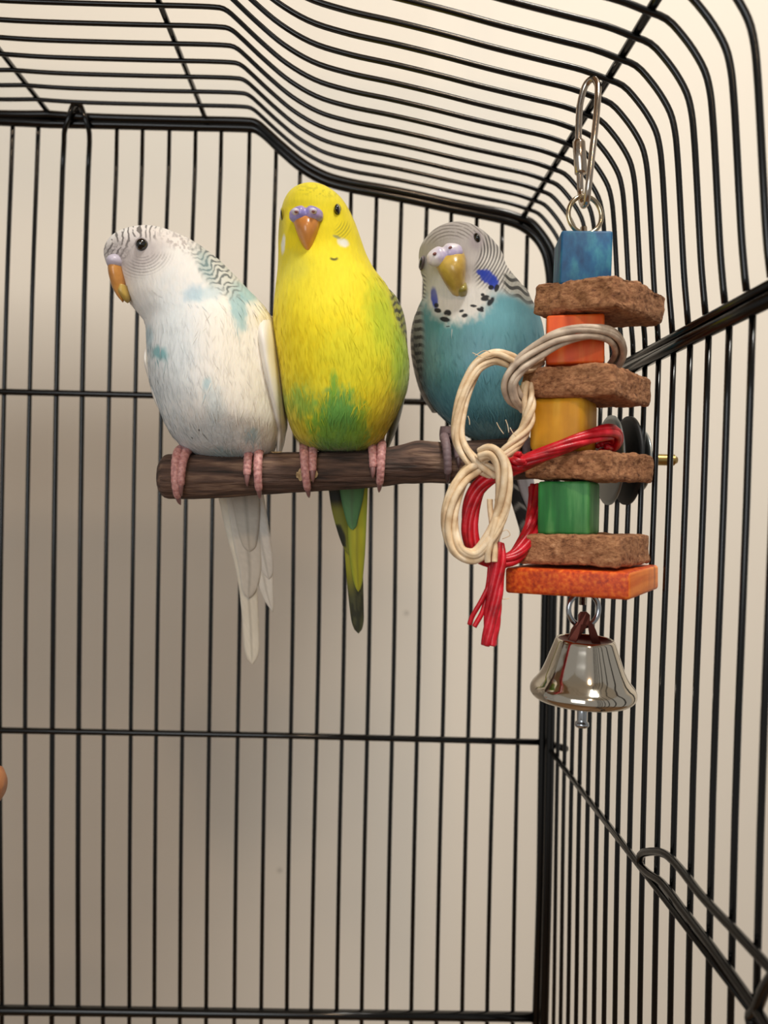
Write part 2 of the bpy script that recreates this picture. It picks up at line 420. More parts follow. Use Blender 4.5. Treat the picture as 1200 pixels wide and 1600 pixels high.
chip = mat('bare_wood', '#b09468', .75)
N, L, B = nodes(chip); t = tex(N, L, 'Noise', 500, detail=5); r_ = ramp(N, [(.35, '#5e4426'), (.5, '#b49a70'), (.7, '#d9c6a0')]); L.new(t.outputs[0], r_.inputs[0]); L.new(r_.outputs[0], B.inputs['Base Color'])
def axis_at(px):
    x = at(px, 740, PY).x; f = float(np.interp(x, pax[:, 0], np.arange(len(pax)))); i = min(int(f), len(pax)-2)
    return Vector(pax[i]*(1-f+i)+pax[i+1]*(f-i)), f/(len(pax)-1)
def bark_patch(px, a0, a1, wpx, seed):
    """irregular patch of bare wood where the bark is gone, skin tight on the branch"""
    nA, nX = 14, 22; V, F = [], []
    for i in range(nX+1):
        fx = i/nX*2-1; c, s = axis_at(px+fx*wpx)
        hw = max(0, 1-fx*fx)**.7*(.75+.5*mnoise.noise(Vector((i*.7, seed, 0))))
        for j in range(nA+1):
            fa = (j/nA*2-1)*hw; a = math.radians((a0+a1)/2+(a1-a0)/2*fa)
            rr = prad(s)*1.075*(1-.05*abs(fa))
            V.append(c+Vector((0, -math.cos(a)*rr, math.sin(a)*rr)))
    for i in range(nX):
        for j in range(nA): F.append((i*(nA+1)+j, (i+1)*(nA+1)+j, (i+1)*(nA+1)+j+1, i*(nA+1)+j+1))
    return pmesh('bare_patch', V, F, chip, perch)
bark_patch(482, -38, 20, 17, 1); bark_patch(432, 66, 86, 10, 2)
# washer, wing nut plate and bolt fixing the perch to the side wires
steel = mat('bright_steel', '#c9ccd0', .22, 1); N, L, B = nodes(steel)
greysteel = mat('dull_steel', '#8d9291', .35, .85)
brass = mat('brass_bolt', '#b59a5e', .3, 1)
rub = mat('black_rubber', '#0a0a0a', .6)
e = Vector(pax[-1])
def disc(name, x, r, th, m):
    return lathe(name, [(0, 0), (r*.9, 0), (r, th*.25), (r, th*.75), (r*.9, th), (0, th)], m, perch, (x, e.y, e.z-.0008), (1, .0, 0), 56)
disc('washer', e.x-.0030, .0160, .0014, greysteel)
disc('rubber_disc', e.x+.0030, .0158, .0022, rub)
disc('back_washer', .0985, .011, .0014, greysteel)
bz = e.z-.0002
bolt = [(0, 0), (.0017, 0)]
for k in range(22): bolt += [(.0021, .0006*k+.0002), (.0017, .0006*k+.0005)]
bolt += [(.0012, .0140), (0, .0141)]
lathe('bolt', bolt, brass, perch, (.0985, e.y, bz), (1, 0, 0), 20)
lathe('nut', [(0, 0), (.004, 0), (.004, .003), (0, .003)], steel, perch, (.0999, e.y, bz), (1, 0, 0), 6)

# ------------------------------------------------------------------ feet
def foot(parent, base_px, toes, m, cm):
    """toes: (px at the top of the perch, px at the tip, angle where the toe ends); they wrap the branch"""
    c, s = axis_at(base_px[0]); r0 = prad(s)
    top = c+Vector((0, .001, r0+.0022)); base = at(base_px[0], base_px[1], PY+.002)
    parts = [tube_data([tuple(p) for p in spline([tuple(base+Vector((0, 0, .004))), tuple(base), tuple(top+Vector((0, 0, .0005)))], 8)], [.0028, .0030, .0031, .0031, .0030, .0030, .0028, .0024], 14)]
    claws = []
    for (p0, p1, aend) in toes:
        pts, rad = [], []; n = 44
        for i in range(n):
            f = i/(n-1); a = math.radians(104+(aend-104)*f)
            px = base_px[0]*(1-min(1, f*4))*.55 + (p0+(p1-p0)*f)*(1-(1-min(1, f*4))*.55)
            cc, s2 = axis_at(px); rt = .00180-.00050*f
            rt += .00005*math.sin(f*70); rr = prad(s2)*1.03+rt*.88
            x = at(px, 740, PY).x
            pts.append(Vector((x, cc.y-math.cos(a)*rr, cc.z+math.sin(a)*rr))); rad.append(rt)
        rad[-1] *= .7; parts.append(tube_data(pts, rad, 12))
        d = (pts[-1]-pts[-3]).normalized(); cl = [pts[-1]-d*.0005, pts[-1]+d*.0012, pts[-1]+d*.0024+Vector((0, .0003, -.0002)), pts[-1]+d*.0034+Vector((0, .0012, -.0002))]
        claws.append((cl, [.0011, .0009, .0006, .0002]))
    # hind toe over the back
    pts = []
    for i in range(12):
        a = math.radians(95+75*i/11); cc, s2 = axis_at(base_px[0]+3); rr = prad(s2)+.0019; pts.append(Vector((cc.x, cc.y-math.cos(a)*rr, cc.z+math.sin(a)*rr)))
    parts.append(tube_data(pts, [.002]*11+[.0012], 10))
    V, F = join(parts); f = pmesh('foot', V, F, m, parent)
    for cl, rd in claws: tube('claw', spline([tuple(q) for q in cl], 8), list(np.interp(np.linspace(0, 3, 8), range(4), rd)), cm, f, 8)
    return f

def feather(name, line, Ys, m, parent, colfn=None, thick=.00035, nu=9, nv=40, round_tip=.12, keel=.0006, grp=None):
    """one long tail or flight feather: centre line (x, y, half width) in pixels, depth interpolated over Ys"""
    q = spline([(y, x, h) for x, y, h in line], nv); V, F, UU = [], [], []
    for i in range(nv):
        f = i/(nv-1); y, x, h = q[i]; Y = Ys+(y-735)/305*.008
        if f > 1-round_tip: h = h*math.sqrt(max(0.004, 1-((f-(1-round_tip))/round_tip)**2))
        for j in range(nu):
            g = j/(nu-1)*2-1; p = at(x+g*h, y, Y); p.y += keel*abs(g)**1.5; V.append(p); UU.append((x+g*h, y, g))
    nn = len(V)
    for p in list(V): V.append(p+Vector((0, thick, 0)))
    for i in range(nv-1):
        for j in range(nu-1):
            a = i*nu+j; F.append((a, a+1, a+nu+1, a+nu)); F.append((nn+a, nn+a+nu, nn+a+nu+1, nn+a+1))
        for a, b in ((i*nu, (i+1)*nu), ((i+1)*nu+nu-1, i*nu+nu-1)): F.append((a, b, nn+b, nn+a))
    o = pmesh(name, V, F, m, parent); me = o.data
    if colfn is not None:
        U = np.array(UU); c = colfn(U[:, 0], U[:, 1], U[:, 2]); c = np.concatenate([c, c], 0)
        a_ = me.color_attributes.new('Col', 'FLOAT_COLOR', 'POINT'); a_.data.foreach_set('color', np.concatenate([np.clip(c, 0, 1), np.ones((len(c), 1))], 1).ravel())
    return o
def flat_col(h, edge=None, ew=.8):
    def f(u, v, g):
        P = Paint(h, len(u)); P.c = P.c*(.93+.14*vnoise(u/1.5+v/4, v/14, 5))[:, None]
        P.mix('#5a5548', .35*(np.abs(g) < .12))
        if edge: P.mix(edge, (np.abs(g) > ew)*1.)
        return P.c
    return f
pl = plumage('plumage'); plw = plumage('flight_feather', .5, .12)
pf = plumage('down_plumage', .8, .0)
horn = mat('yellow_horn', '#d39a45', .3, Coat_Weight=.3)

# ================================================================== white budgerigar
b1 = thing('budgerigar', 'white budgerigar with pale blue patches, head turned left, on the branch end', 'bird', tuple(at(345, 712, PY)), 'three budgerigars side by side on the perch')
def c_white(u, v, fr):
    n = len(u); P = Paint('#e9e6e0', n)
    P.mix('#cfdce2', .6*blob(u, v, 262, 560, 45, 110, 5, .6, .3))
    P.mix('#f2ead8', .7*blob(u, v, 385, 560, 55, 110, -10, .6, .2))
    P.mix('#c8d6dc', .55*blob(u, v, 320, 690, 60, 40, 0, .6, .3))
    P.mix('#f0e4b4', .6*blob(u, v, 421, 530, 12, 50, -12, .7, .2))
    P.mix('#8fb9bd', .8*blob(u, v, 372, 482, 13, 34, -14, .45, .35, 9))
    P.mix('#93bcbf', .85*blob(u, v, 383, 458, 24, 13, 30, .4, .3, 10))
    P.mix('#a9c2cf', .75*blob(u, v, 303, 458, 16, 13, -30, .5, .4, 11)); P.mix('#b5cdd4', .6*blob(u, v, 325, 458, 26, 10, -15, .6, .4, 12))
    P.mix('#74adb2', .9*blob(u, v, 250, 552, 14, 10, 25, .5, .3, 13)); P.mix('#9cbfca', .7*blob(u, v, 233, 524, 6, 16, 0, .6, .2))
    P.mix('#a5c4ca', .75*blob(u, v, 323, 599, 7, 12, 0, .6, .3, 14)); P.mix('#9dbec6', .7*blob(u, v, 393, 680, 12, 11, -30, .6, .3, 15))
    P.mix('#8fb4bd', .7*blob(u, v, 352, 708, 30, 9, 0, .6, .4, 16)); P.mix('#b9cbcf', .5*blob(u, v, 335, 630, 14, 30, 0, .7, .3, 17))
    # face tint
    P.mix('#d5ccca', .8*blob(u, v, 205, 395, 48, 30, -10, .5, .1))
    P.mix('#e9e1da', .8*blob(u, v, 262, 372, 50, 12, 14, .5, .1))
    # forehead strokes
    m = sm(0, 6, v-347)*blob(u, v, 205, 372, 48, 26, -28, .25)*(1-blob(u, v, 235, 400, 40, 24, 0, .3))
    ph = (u*1.0+v*.35+4*np.sin(v/9)+9*(fbm(u/14, v/10, 61)-.5))/8.6
    st = sm(.25, .7, np.sin(2*np.pi*ph)); P.mix('#4a4541', .85*m*st*sm(.34, .5, fbm(u/6, v/6, 21)+.08))
    r = np.hypot(u-222, (v-383)); ck = blob(u, v, 232, 412, 36, 15, -22, .5)*sm(13, 20, r)*sm(390, 400, v)
    P.mix('#8f8583', .4*blob(u, v, 222, 390, 36, 24, -15, .7, .1)); P.mix('#6f6765', .55*ck*sm(.3, .5, fbm(u/6, v/6, 63)+.1)*sm(.1, .8, np.sin(2*np.pi*r/4.6)))
    fr2 = blob(u, v, 182, 398, 16, 26, 20, .5); P.mix('#7c7370', .5*fr2*sm(.4, .6, fbm(u/2.6, v/2.6, 64)))
    # ear-coverts to nape mottling
    nm = blob(u, v, 285, 378, 36, 14, 22, .5)
    P.mix('#8a7f7c', .55*nm*sm(.45, .62, fbm(u/3.2, v/4.5, 31)))
    mm = blob(u, v, 338, 420, 20, 50, -38, .4, .25, 7)
    P.mix('#c9ccc3', .7*mm)
    wx, wy = u+9*(fbm(u/11, v/11, 42)-.5), v+9*(fbm(u/11, v/11, 43)-.5)
    P.mix('#4c5556', .85*mm*sm(.1, .55, np.sin(2*np.pi*(wx*.55+wy*.83)/9.5+2.6*np.sin((wx*.83-wy*.55)/3.6))+1.3*(fbm(u/3, v/3, 41)-.5)))
    P.mix('#7fa2a4', .45*blob(u, v, 322, 420, 10, 26, -20, .6, .4, 44))
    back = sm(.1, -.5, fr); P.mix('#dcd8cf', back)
    P.c *= (.96+.08*fbm(u/2.2, v/9, 3))[:, None]
    for (x, y) in ((300.5, 684), (311, 672)): P.mix('#3a332c', blob(u, v, x, y, 1.2, 1.6))
    return P.c
Y1 = .270
s1 = [(349, 238, 240, 0, .001, .001), (350.5, 222, 256, 0, .005, .005), (354, 205, 268, 0, .008, .008), (361, 187, 284, 0, .0105, .0105), (372, 174, 303, 0, .013, .013), (385, 167, 320, 0, .0145, .015), (397, 165, 333, 0, .0155, .017),
      (410, 167, 346, 0, .016, .018), (424, 173, 360, 0, .0165, .019), (440, 184, 376, 0, .017, .020), (455, 194, 390, 0, .0175, .021), (470, 201, 405, 0, .018, .022), (487, 214, 419, 0, .019, .023), (506, 228, 428, 0, .0205, .024),
      (530, 232, 431, 0, .022, .024), (560, 233, 434, 0, .023, .024), (597, 237, 437, 0, .0235, .024), (631, 248, 438, 0, .023, .023), (660, 259, 437, 0, .021, .022), (680, 269, 434, .001, .018, .021), (697, 283, 429, .002, .014, .018), (708, 302, 420, .003, .010, .014), (716, 330, 395, .004, .005, .008), (718, 345, 375, .004, .002, .003)]
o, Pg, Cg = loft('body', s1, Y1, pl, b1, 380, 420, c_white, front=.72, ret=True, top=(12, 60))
down(b1, Pg, Cg, 5000, pf)
cere1 = mat('pale_lilac_cere', '#c3bccb', .38, Coat_Weight=.2)
orange_beak = mat('orange_beak', '#cc8c3c', .3, Coat_Weight=.3)
N, L, B = nodes(orange_beak); t = tex(N, L, 'Noise', 160, detail=3); r_ = ramp(N, [(.3, '#b87834'), (.7, '#dca054')]); L.new(t.outputs[0], r_.inputs[0]); L.new(r_.outputs[0], B.inputs['Base Color'])
low_beak = mat('yellow_lower_beak', '#b89a4a', .35, Coat_Weight=.2)
HY = Y1-.0085
loft('beak', [(414, 178, 194, 0, .0035, .0035), (418, 171, 197, 0, .0050, .0050), (428, 171, 197, 0, .0052, .0052), (440, 173.5, 197.5, 0, .0046, .0046), (450, 176.5, 196, 0, .0037, .0037), (458, 180.5, 194, 0, .0028, .0028), (465, 185, 193, 0, .0019, .0019), (470, 189.5, 193, 0, .001, .001), (472, 191, 192, 0, .0004, .0004)], HY, orange_beak, b1, 50, 36)
loft('lower_beak', [(448, 186, 200, 0, .0033, .0033), (457, 184, 202, 0, .0034, .0034), (465, 190, 203, 0, .0028, .0028), (470, 194, 202, 0, .0018, .0018), (473, 198, 200, 0, .0006, .0006)], HY, low_beak, b1, 24, 28)
cr = ellipsoid('cere', 182, 411.5, HY-.0012, 14.5, 12.5, .0050, cere1, b1, 8)
ellipsoid('nostril', 173.5, 405.5, HY-.0046, 2.6, 2.2, .0006, mat('nostril_shade', '#8a5a56', .7), cr)
ellipsoid('eye_ring', 222.3, 383.2, Y1-.0138, 12.5, 12, .0024, mat('eye_skin', '#8d8488', .7), b1)
ellipsoid('eye', 222.3, 383.2, Y1-.0152, 10.0, 10.2, .0027, eye_m, b1)
def c_wing1(u, v, fr):
    P = Paint('#e6e2da', len(u)); P.mix('#f0e6c0', .6*blob(u, v, 430, 540, 12, 50)); P.c *= (.93+.1*vnoise(u/2.2+v/60, v/40, 8))[:, None]
    P.mix('#aaa49c', .6*sm(.75, .98, np.sin((u+ (v-500)*-.06)/2.6))*sm(560, 640, v)); return P.c
loft('wing', [(486, 402, 424, 0.008, .002, .004), (500, 400, 429, 0.0050, .010, .012), (530, 402, 433.5, 0.0008, .0155, .018), (570, 408, 438, 0.0008, .0165, .02), (610, 416, 442.5, 0.0008, .0145, .02), (640, 424, 445, 0.0018, .012, .018), (662, 428, 446, 0.0028, .009, .015), (674, 430, 444, 0.0038, .006, .01), (690, 430, 441, 0.0048, .005, .008), (709, 430, 436, 0.0048, .002, .004)], Y1, plw, b1, 90, 60, c_wing1)
loft('wing', [(518, 233, 240, 0.008, .003, .006), (540, 231, 244, 0.0065, .011, .014), (570, 231, 247, 0.0040, .014, .017), (600, 235.5, 253, .006, .0135, .017), (631, 246, 261, 0.0030, .0115, .016), (655, 257, 268, 0.0040, .008, .012), (672, 265, 271, 0.0050, .003, .006)], Y1, plw, b1, 70, 50, c_wing1)
foot(b1, (294, 703), [(282, 285, -52), (297, 292, -22)], toe_m, claw_m)
foot(b1, (401, 699), [(392, 392, -5), (406, 409, -42)], toe_m, claw_m)
TY = [.290, .291, .293, .296]
pal = flat_col('#c9c1b4', '#d8d2c6'); pal2 = flat_col('#d8d3c9'); pal3 = flat_col('#bdb5a8')
feather('tail_feather', [(352, 735, 20), (372, 820, 22), (385, 900, 15), (391, 970, 13), (394, 1038, 12)], .2912, plw, b1, flat_col('#dcd5c5'))
feather('tail_feather', [(375, 735, 20), (395, 820, 22), (408, 880, 18), (418, 930, 9), (426, 957, 3)], .2906, plw, b1, pal2)
feather('tail_feather', [(388, 735, 18), (402, 820, 17), (413, 870, 13), (420, 905, 7)], .2901, plw, b1, flat_col('#d2ccc2'))
feather('tail_feather', [(370, 735, 22), (383, 830, 22), (390, 890, 17), (388, 935, 9)], .2895, plw, b1, pal)
feather('tail_covert', [(378, 735, 24), (385, 800, 20), (388, 840, 14), (390, 862, 8)], .2888, plw, b1, pal3)

# ================================================================== yellow budgerigar
b2 = thing('budgerigar', 'bright yellow budgerigar with green belly and lilac cere, perched in the middle', 'bird', tuple(at(530, 700, PY)), 'three budgerigars side by side on the perch')
def c_yellow(u, v, fr):
    n = len(u); P = Paint('#eed91c', n)
    P.mix('#f3e437', .7*blob(u, v, 500, 440, 60, 45, 0, .6, .2)); P.mix('#eedd30', .8*blob(u, v, 492, 302, 40, 20, 0, .6))
    P.mix('#cfc94a', .5*blob(u, v, 462, 415, 22, 24, 0, .6, .3)); P.mix('#c9cc3c', .5*blob(u, v, 470, 620, 40, 30, 0, .6, .5, 4))
    P.mix('#a9c22c', .8*blob(u, v, 600, 500, 24, 60, -12, .7, .3, 5)); P.mix('#86b52c', .85*blob(u, v, 628, 570, 16, 60, 0, .6, .2, 6))
    P.mix('#c8d030', .5*blob(u, v, 560, 560, 60, 60, 0, .7, .5, 7))
    g = blob(u, v, 533, 668, 50, 52, -6, .35, .45, 8); P.mix('#7eb435', .95*g)
    P.mix('#86b84a', .8*blob(u, v, 470, 630, 24, 22, 30, .6, .6, 9)); P.mix('#62a552', .75*blob(u, v, 530, 640, 26, 34, 0, .5, .5, 10))
    P.mix('#5fa352', .6*blob(u, v, 512, 700, 40, 16, 0, .6, .4, 11)); P.mix('#6fae3a', .8*blob(u, v, 522, 600, 5, 22, 0, .6, .5, 12))
    P.mix('#e2cf22', .85*blob(u, v, 596, 640, 22, 34, 20, .5, .35, 13)); P.mix('#d9c932', .8*blob(u, v, 462, 660, 14, 30, -15, .5, .4, 14))
    P.mix('#c5b98a', .5*blob(u, v, 505, 706, 60, 6, 0, .6)); P.mix('#cbbf5c', .6*blob(u, v, 600, 690, 20, 8, 0, .6))
    # face
    P.mix('#b9b04a', .5*blob(u, v, 438, 350, 8, 26, 0, .5)); P.mix('#d3c420', .6*blob(u, v, 470, 318, 26, 6, 0, .6))
    for cx, cy, rx, ry, a in ((536, 379, 9, 6.5, 32), (442.5, 383, 3.2, 13, 4)): P.mix('#eceadd', .95*blob(u, v, cx, cy, rx, ry, a, .4, .3, 2))
    P.mix('#7d8570', .7*blob(u, v, 526, 370, 6, 2.2, 20, .5)); P.mix('#3a3a20', .9*blob(u, v, 522, 404, 6, 3.2, 0, .4)*(1-blob(u, v, 522, 401, 4.5, 2.6, 0, .4)))
    r = np.hypot(u-512, v-340); ck = blob(u, v, 536, 360, 11, 13, 20, .4)
    P.mix('#6a6220', .65*ck*sm(.2, .8, np.sin(2*np.pi*r/4.4)))
    P.mix('#8f8a20', .35*blob(u, v, 500, 298, 40, 9, 5, .6)*sm(.5, .7, fbm(u/5, v/3, 77)))
    P.mix('#a8a030', .5*blob(u, v, 548, 320, 4, 22, -18, .6)*sm(.4, .6, fbm(u/2, v/2, 78)))
    we = blob(u, v, 624, 486, 8, 38, -18, .35)
    P.mix('#9c9a48', .8*we); P.mix('#1c1c12', .95*we*sm(-.1, .3, np.sin(2*np.pi*(v+u*.5+2*np.sin(u/2))/13)))
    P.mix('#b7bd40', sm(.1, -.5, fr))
    P.c *= (.93+.13*fbm(u/2.2, v/10, 33))[:, None]
    return P.c
Y2 = .268
s2 = [(286, 484, 487, 0, .001, .001), (287.5, 472, 502, 0, .004, .005), (291, 463, 512, 0, .007, .008), (299, 452, 524, 0, .0095, .011), (312, 444.5, 536, 0, .0115, .0135), (330, 439.5, 546, 0, .0125, .015), (350, 436.5, 555, 0, .013, .016), (375, 435, 564, 0, .0135, .0175), (400, 435, 573, 0, .014, .019),
      (423, 434, 585, 0, .016, .021), (450, 431, 605, 0, .018, .023), (480, 428, 621, 0, .020, .024), (509, 427.5, 629, 0, .0215, .025), (537, 430, 635, 0, .0225, .025), (574, 436, 639, 0, .023, .025), (607, 440.5, 636, 0, .0225, .024), (635, 445, 626, 0, .0215, .023), (664, 453, 611, 0, .019, .021), (682, 461, 600, .001, .0155, .018), (694, 474, 588, .002, .012, .015), (701, 492, 572, .003, .008, .011), (704, 515, 550, .004, .003, .004)]
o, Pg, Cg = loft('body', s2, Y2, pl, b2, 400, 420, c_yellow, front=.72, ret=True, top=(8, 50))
down(b2, Pg, Cg, 5000, pf)
cere2 = mat('lilac_cere', '#a395cf', .35, Coat_Weight=.3)
N, L, B = nodes(cere2); t = tex(N, L, 'Noise', 260, detail=2); r_ = ramp(N, [(.35, '#8f86c6'), (.55, '#b39ccc'), (.75, '#c3b2c4')]); L.new(t.outputs[0], r_.inputs[0]); L.new(r_.outputs[0], B.inputs['Base Color'])
beak2 = mat('salmon_orange_beak', '#cf7f35', .3, Coat_Weight=.35)
N, L, B = nodes(beak2); t = tex(N, L, 'Noise', 120, detail=3); r_ = ramp(N, [(.3, '#c07838'), (.7, '#e0984a')]); L.new(t.outputs[0], r_.inputs[0]); L.new(r_.outputs[0], B.inputs['Base Color'])
FY = Y2-.0122
loft('beak', [(338, 462, 496, .001, .003, .004), (345, 458, 501, 0, .0045, .004), (355, 460.5, 500, -.0003, .0054, .004), (366, 464, 497, -.0003, .0056, .004), (378, 469, 492.5, 0, .0050, .004), (388, 474, 489, .0004, .004, .003), (396, 478.5, 486, .0010, .0026, .002), (402, 481.5, 484, .0018, .001, .001)], FY, beak2, b2, 50, 40)
white_lobe = mat('pale_nostril_rim', '#d9d0de', .4)
nost_m = bpy.data.materials['nostril_shade']
def two_lobe(parent, cx, cy, Y, w, h, m, rot=0, dep=.0042):
    """cere: two swollen lobes meeting in a groove, one mesh"""
    bm = bmesh.new(); bmesh.ops.create_uvsphere(bm, u_segments=64, v_segments=40, radius=1)
    a = math.radians(rot); k = Y/FPX; c = at(cx, cy, Y)
    for v in bm.verts:
        x, y, z = v.co.x, v.co.y, v.co.z
        g = math.exp(-(x/.16)**2)
        X = x*w; Z = z*h*(1-.10*g)+ (.16*h*(1-g) if z > 0 else -.10*h*abs(x)) ; yy = y*dep*(1-.26*g)
        if z > 0: Z -= 0
        X2 = X*math.cos(a)+Z*math.sin(a); Z2 = -X*math.sin(a)+Z*math.cos(a)
        v.co = c+cR*X2*k+cU*Z2*k+Vector((0, yy, 0))
    return bmobj('cere', bm, m, parent, True)
c2 = two_lobe(b2, 478.5, 337.5, FY-.0016, 26.5, 13, cere2)
for nx, ny in ((462, 331), (489, 330.5)):
    ellipsoid('nostril_rim', nx, ny, FY-.0048, 6.5, 5.0, .0018, white_lobe, c2)
    ellipsoid('nostril', nx+.5, ny, FY-.0065, 2.7, 1.9, .0005, nost_m, c2)
ellipsoid('eye_ring', 526.5, 330, Y2-.0082, 7.6, 11, .0030, mat('yellow_eye_skin', '#a49a2c', .7), b2)
ellipsoid('eye', 526.6, 329.8, Y2-.0098, 5.8, 9.4, .0032, eye_m, b2)
ellipsoid('eye_ring', 441.5, 337, Y2-.0050, 3.0, 10.0, .0040, bpy.data.materials['yellow_eye_skin'], b2)
ellipsoid('eye', 440.8, 337, Y2-.0058, 2.4, 8.3, .0035, eye_m, b2)
def c_wingy(u, v, fr):
    P = Paint('#8f9440', len(u)); s = sm(-.1, .3, np.sin(2*np.pi*(v+u*.5+3*np.sin(u/2))/13)); P.mix('#1f1f16', .95*s); P.mix('#b9b870', .5*sm(.6, .9, np.sin(2*np.pi*(v+u*.5+4)/13)))
    P.mix('#6f6e5c', .9*sm(560, 620, v)); P.c *= (.9+.2*vnoise(u/2, v/10, 3))[:, None]; return P.c
loft('wing', [(446, 596, 612, 0.0070, .003, .006), (460, 596, 621, 0.0060, .007, .011), (485, 602, 631, 0.0050, .0105, .016), (510, 607, 636, 0.0050, .0115, .018), (540, 610, 638, 0.0060, .0115, .018), (580, 612, 639, 0.0080, .0105, .017), (620, 612, 634, 0.0100, .009, .015), (660, 608, 624, 0.0120, .007, .012), (690, 603, 612, 0.0130, .004, .008), (704, 600, 606, 0.0130, .002, .004)], Y2, plw, b2, 100, 60, c_wingy)
loft('wing', [(470, 434, 442, .012, .003, .006), (520, 431, 446, .012, .008, .014), (580, 436, 452, .013, .010, .015), (640, 446, 458, .014, .007, .012), (690, 464, 470, .016, .003, .005)], Y2, plw, b2, 60, 40, c_wingy)
foot(b2, (481, 697), [(473, 483, -48), (489, 491, -2)], toe_m, claw_m)
foot(b2, (588, 688), [(580, 582, -2), (596, 593, -46)], toe_m, claw_m)
def c_t_dark(u, v, g):
    P = Paint('#2e3328', len(u)); P.mix('#5a6040', .5*sm(.4, .7, vnoise(u/3, v/12, 5))); P.mix('#97982a', sm(940, 880, v)*sm(-.2, .3, -g)); return P.c
def c_t_yel(u, v, g):
    P = Paint('#aaa92c', len(u)); P.c *= (.9+.2*vnoise(u/1.5, v/20, 6))[:, None]; P.mix('#7f9a3c', .6*sm(.5, 1, np.abs(g))); P.mix('#6d6c28', .5*(np.abs(g) < .12)); return P.c
def c_t_left(u, v, g):
    P = Paint('#7d8030', len(u)); s = sm(0, .4, np.sin(v/13.)); P.mix('#23281e', s*sm(-.2, .2, -g+.2*np.sin(v/6))); P.mix('#1d2320', sm(800, 780, v)); return P.c
TY2 = [.290, .291, .294, .298]
feather('tail_feather', [(548, 735, 14), (552, 850, 14), (556, 930, 12), (560, 990, 9)], .2912, plw, b2, c_t_dark)
feather('tail_feather', [(522, 740, 12), (531, 800, 12), (541, 850, 7), (546, 868, 3)], .2905, plw, b2, c_t_left)
feather('tail_feather', [(559, 740, 17), (558, 810, 15), (558, 870, 12), (560, 925, 5)], .2896, plw, b2, c_t_yel)
feather('tail_covert', [(550, 735, 23), (550, 780, 17), (550, 810, 10), (551, 828, 5)], .2888, plw, b2, flat_col('#5f8f5c', '#4e7c52'))

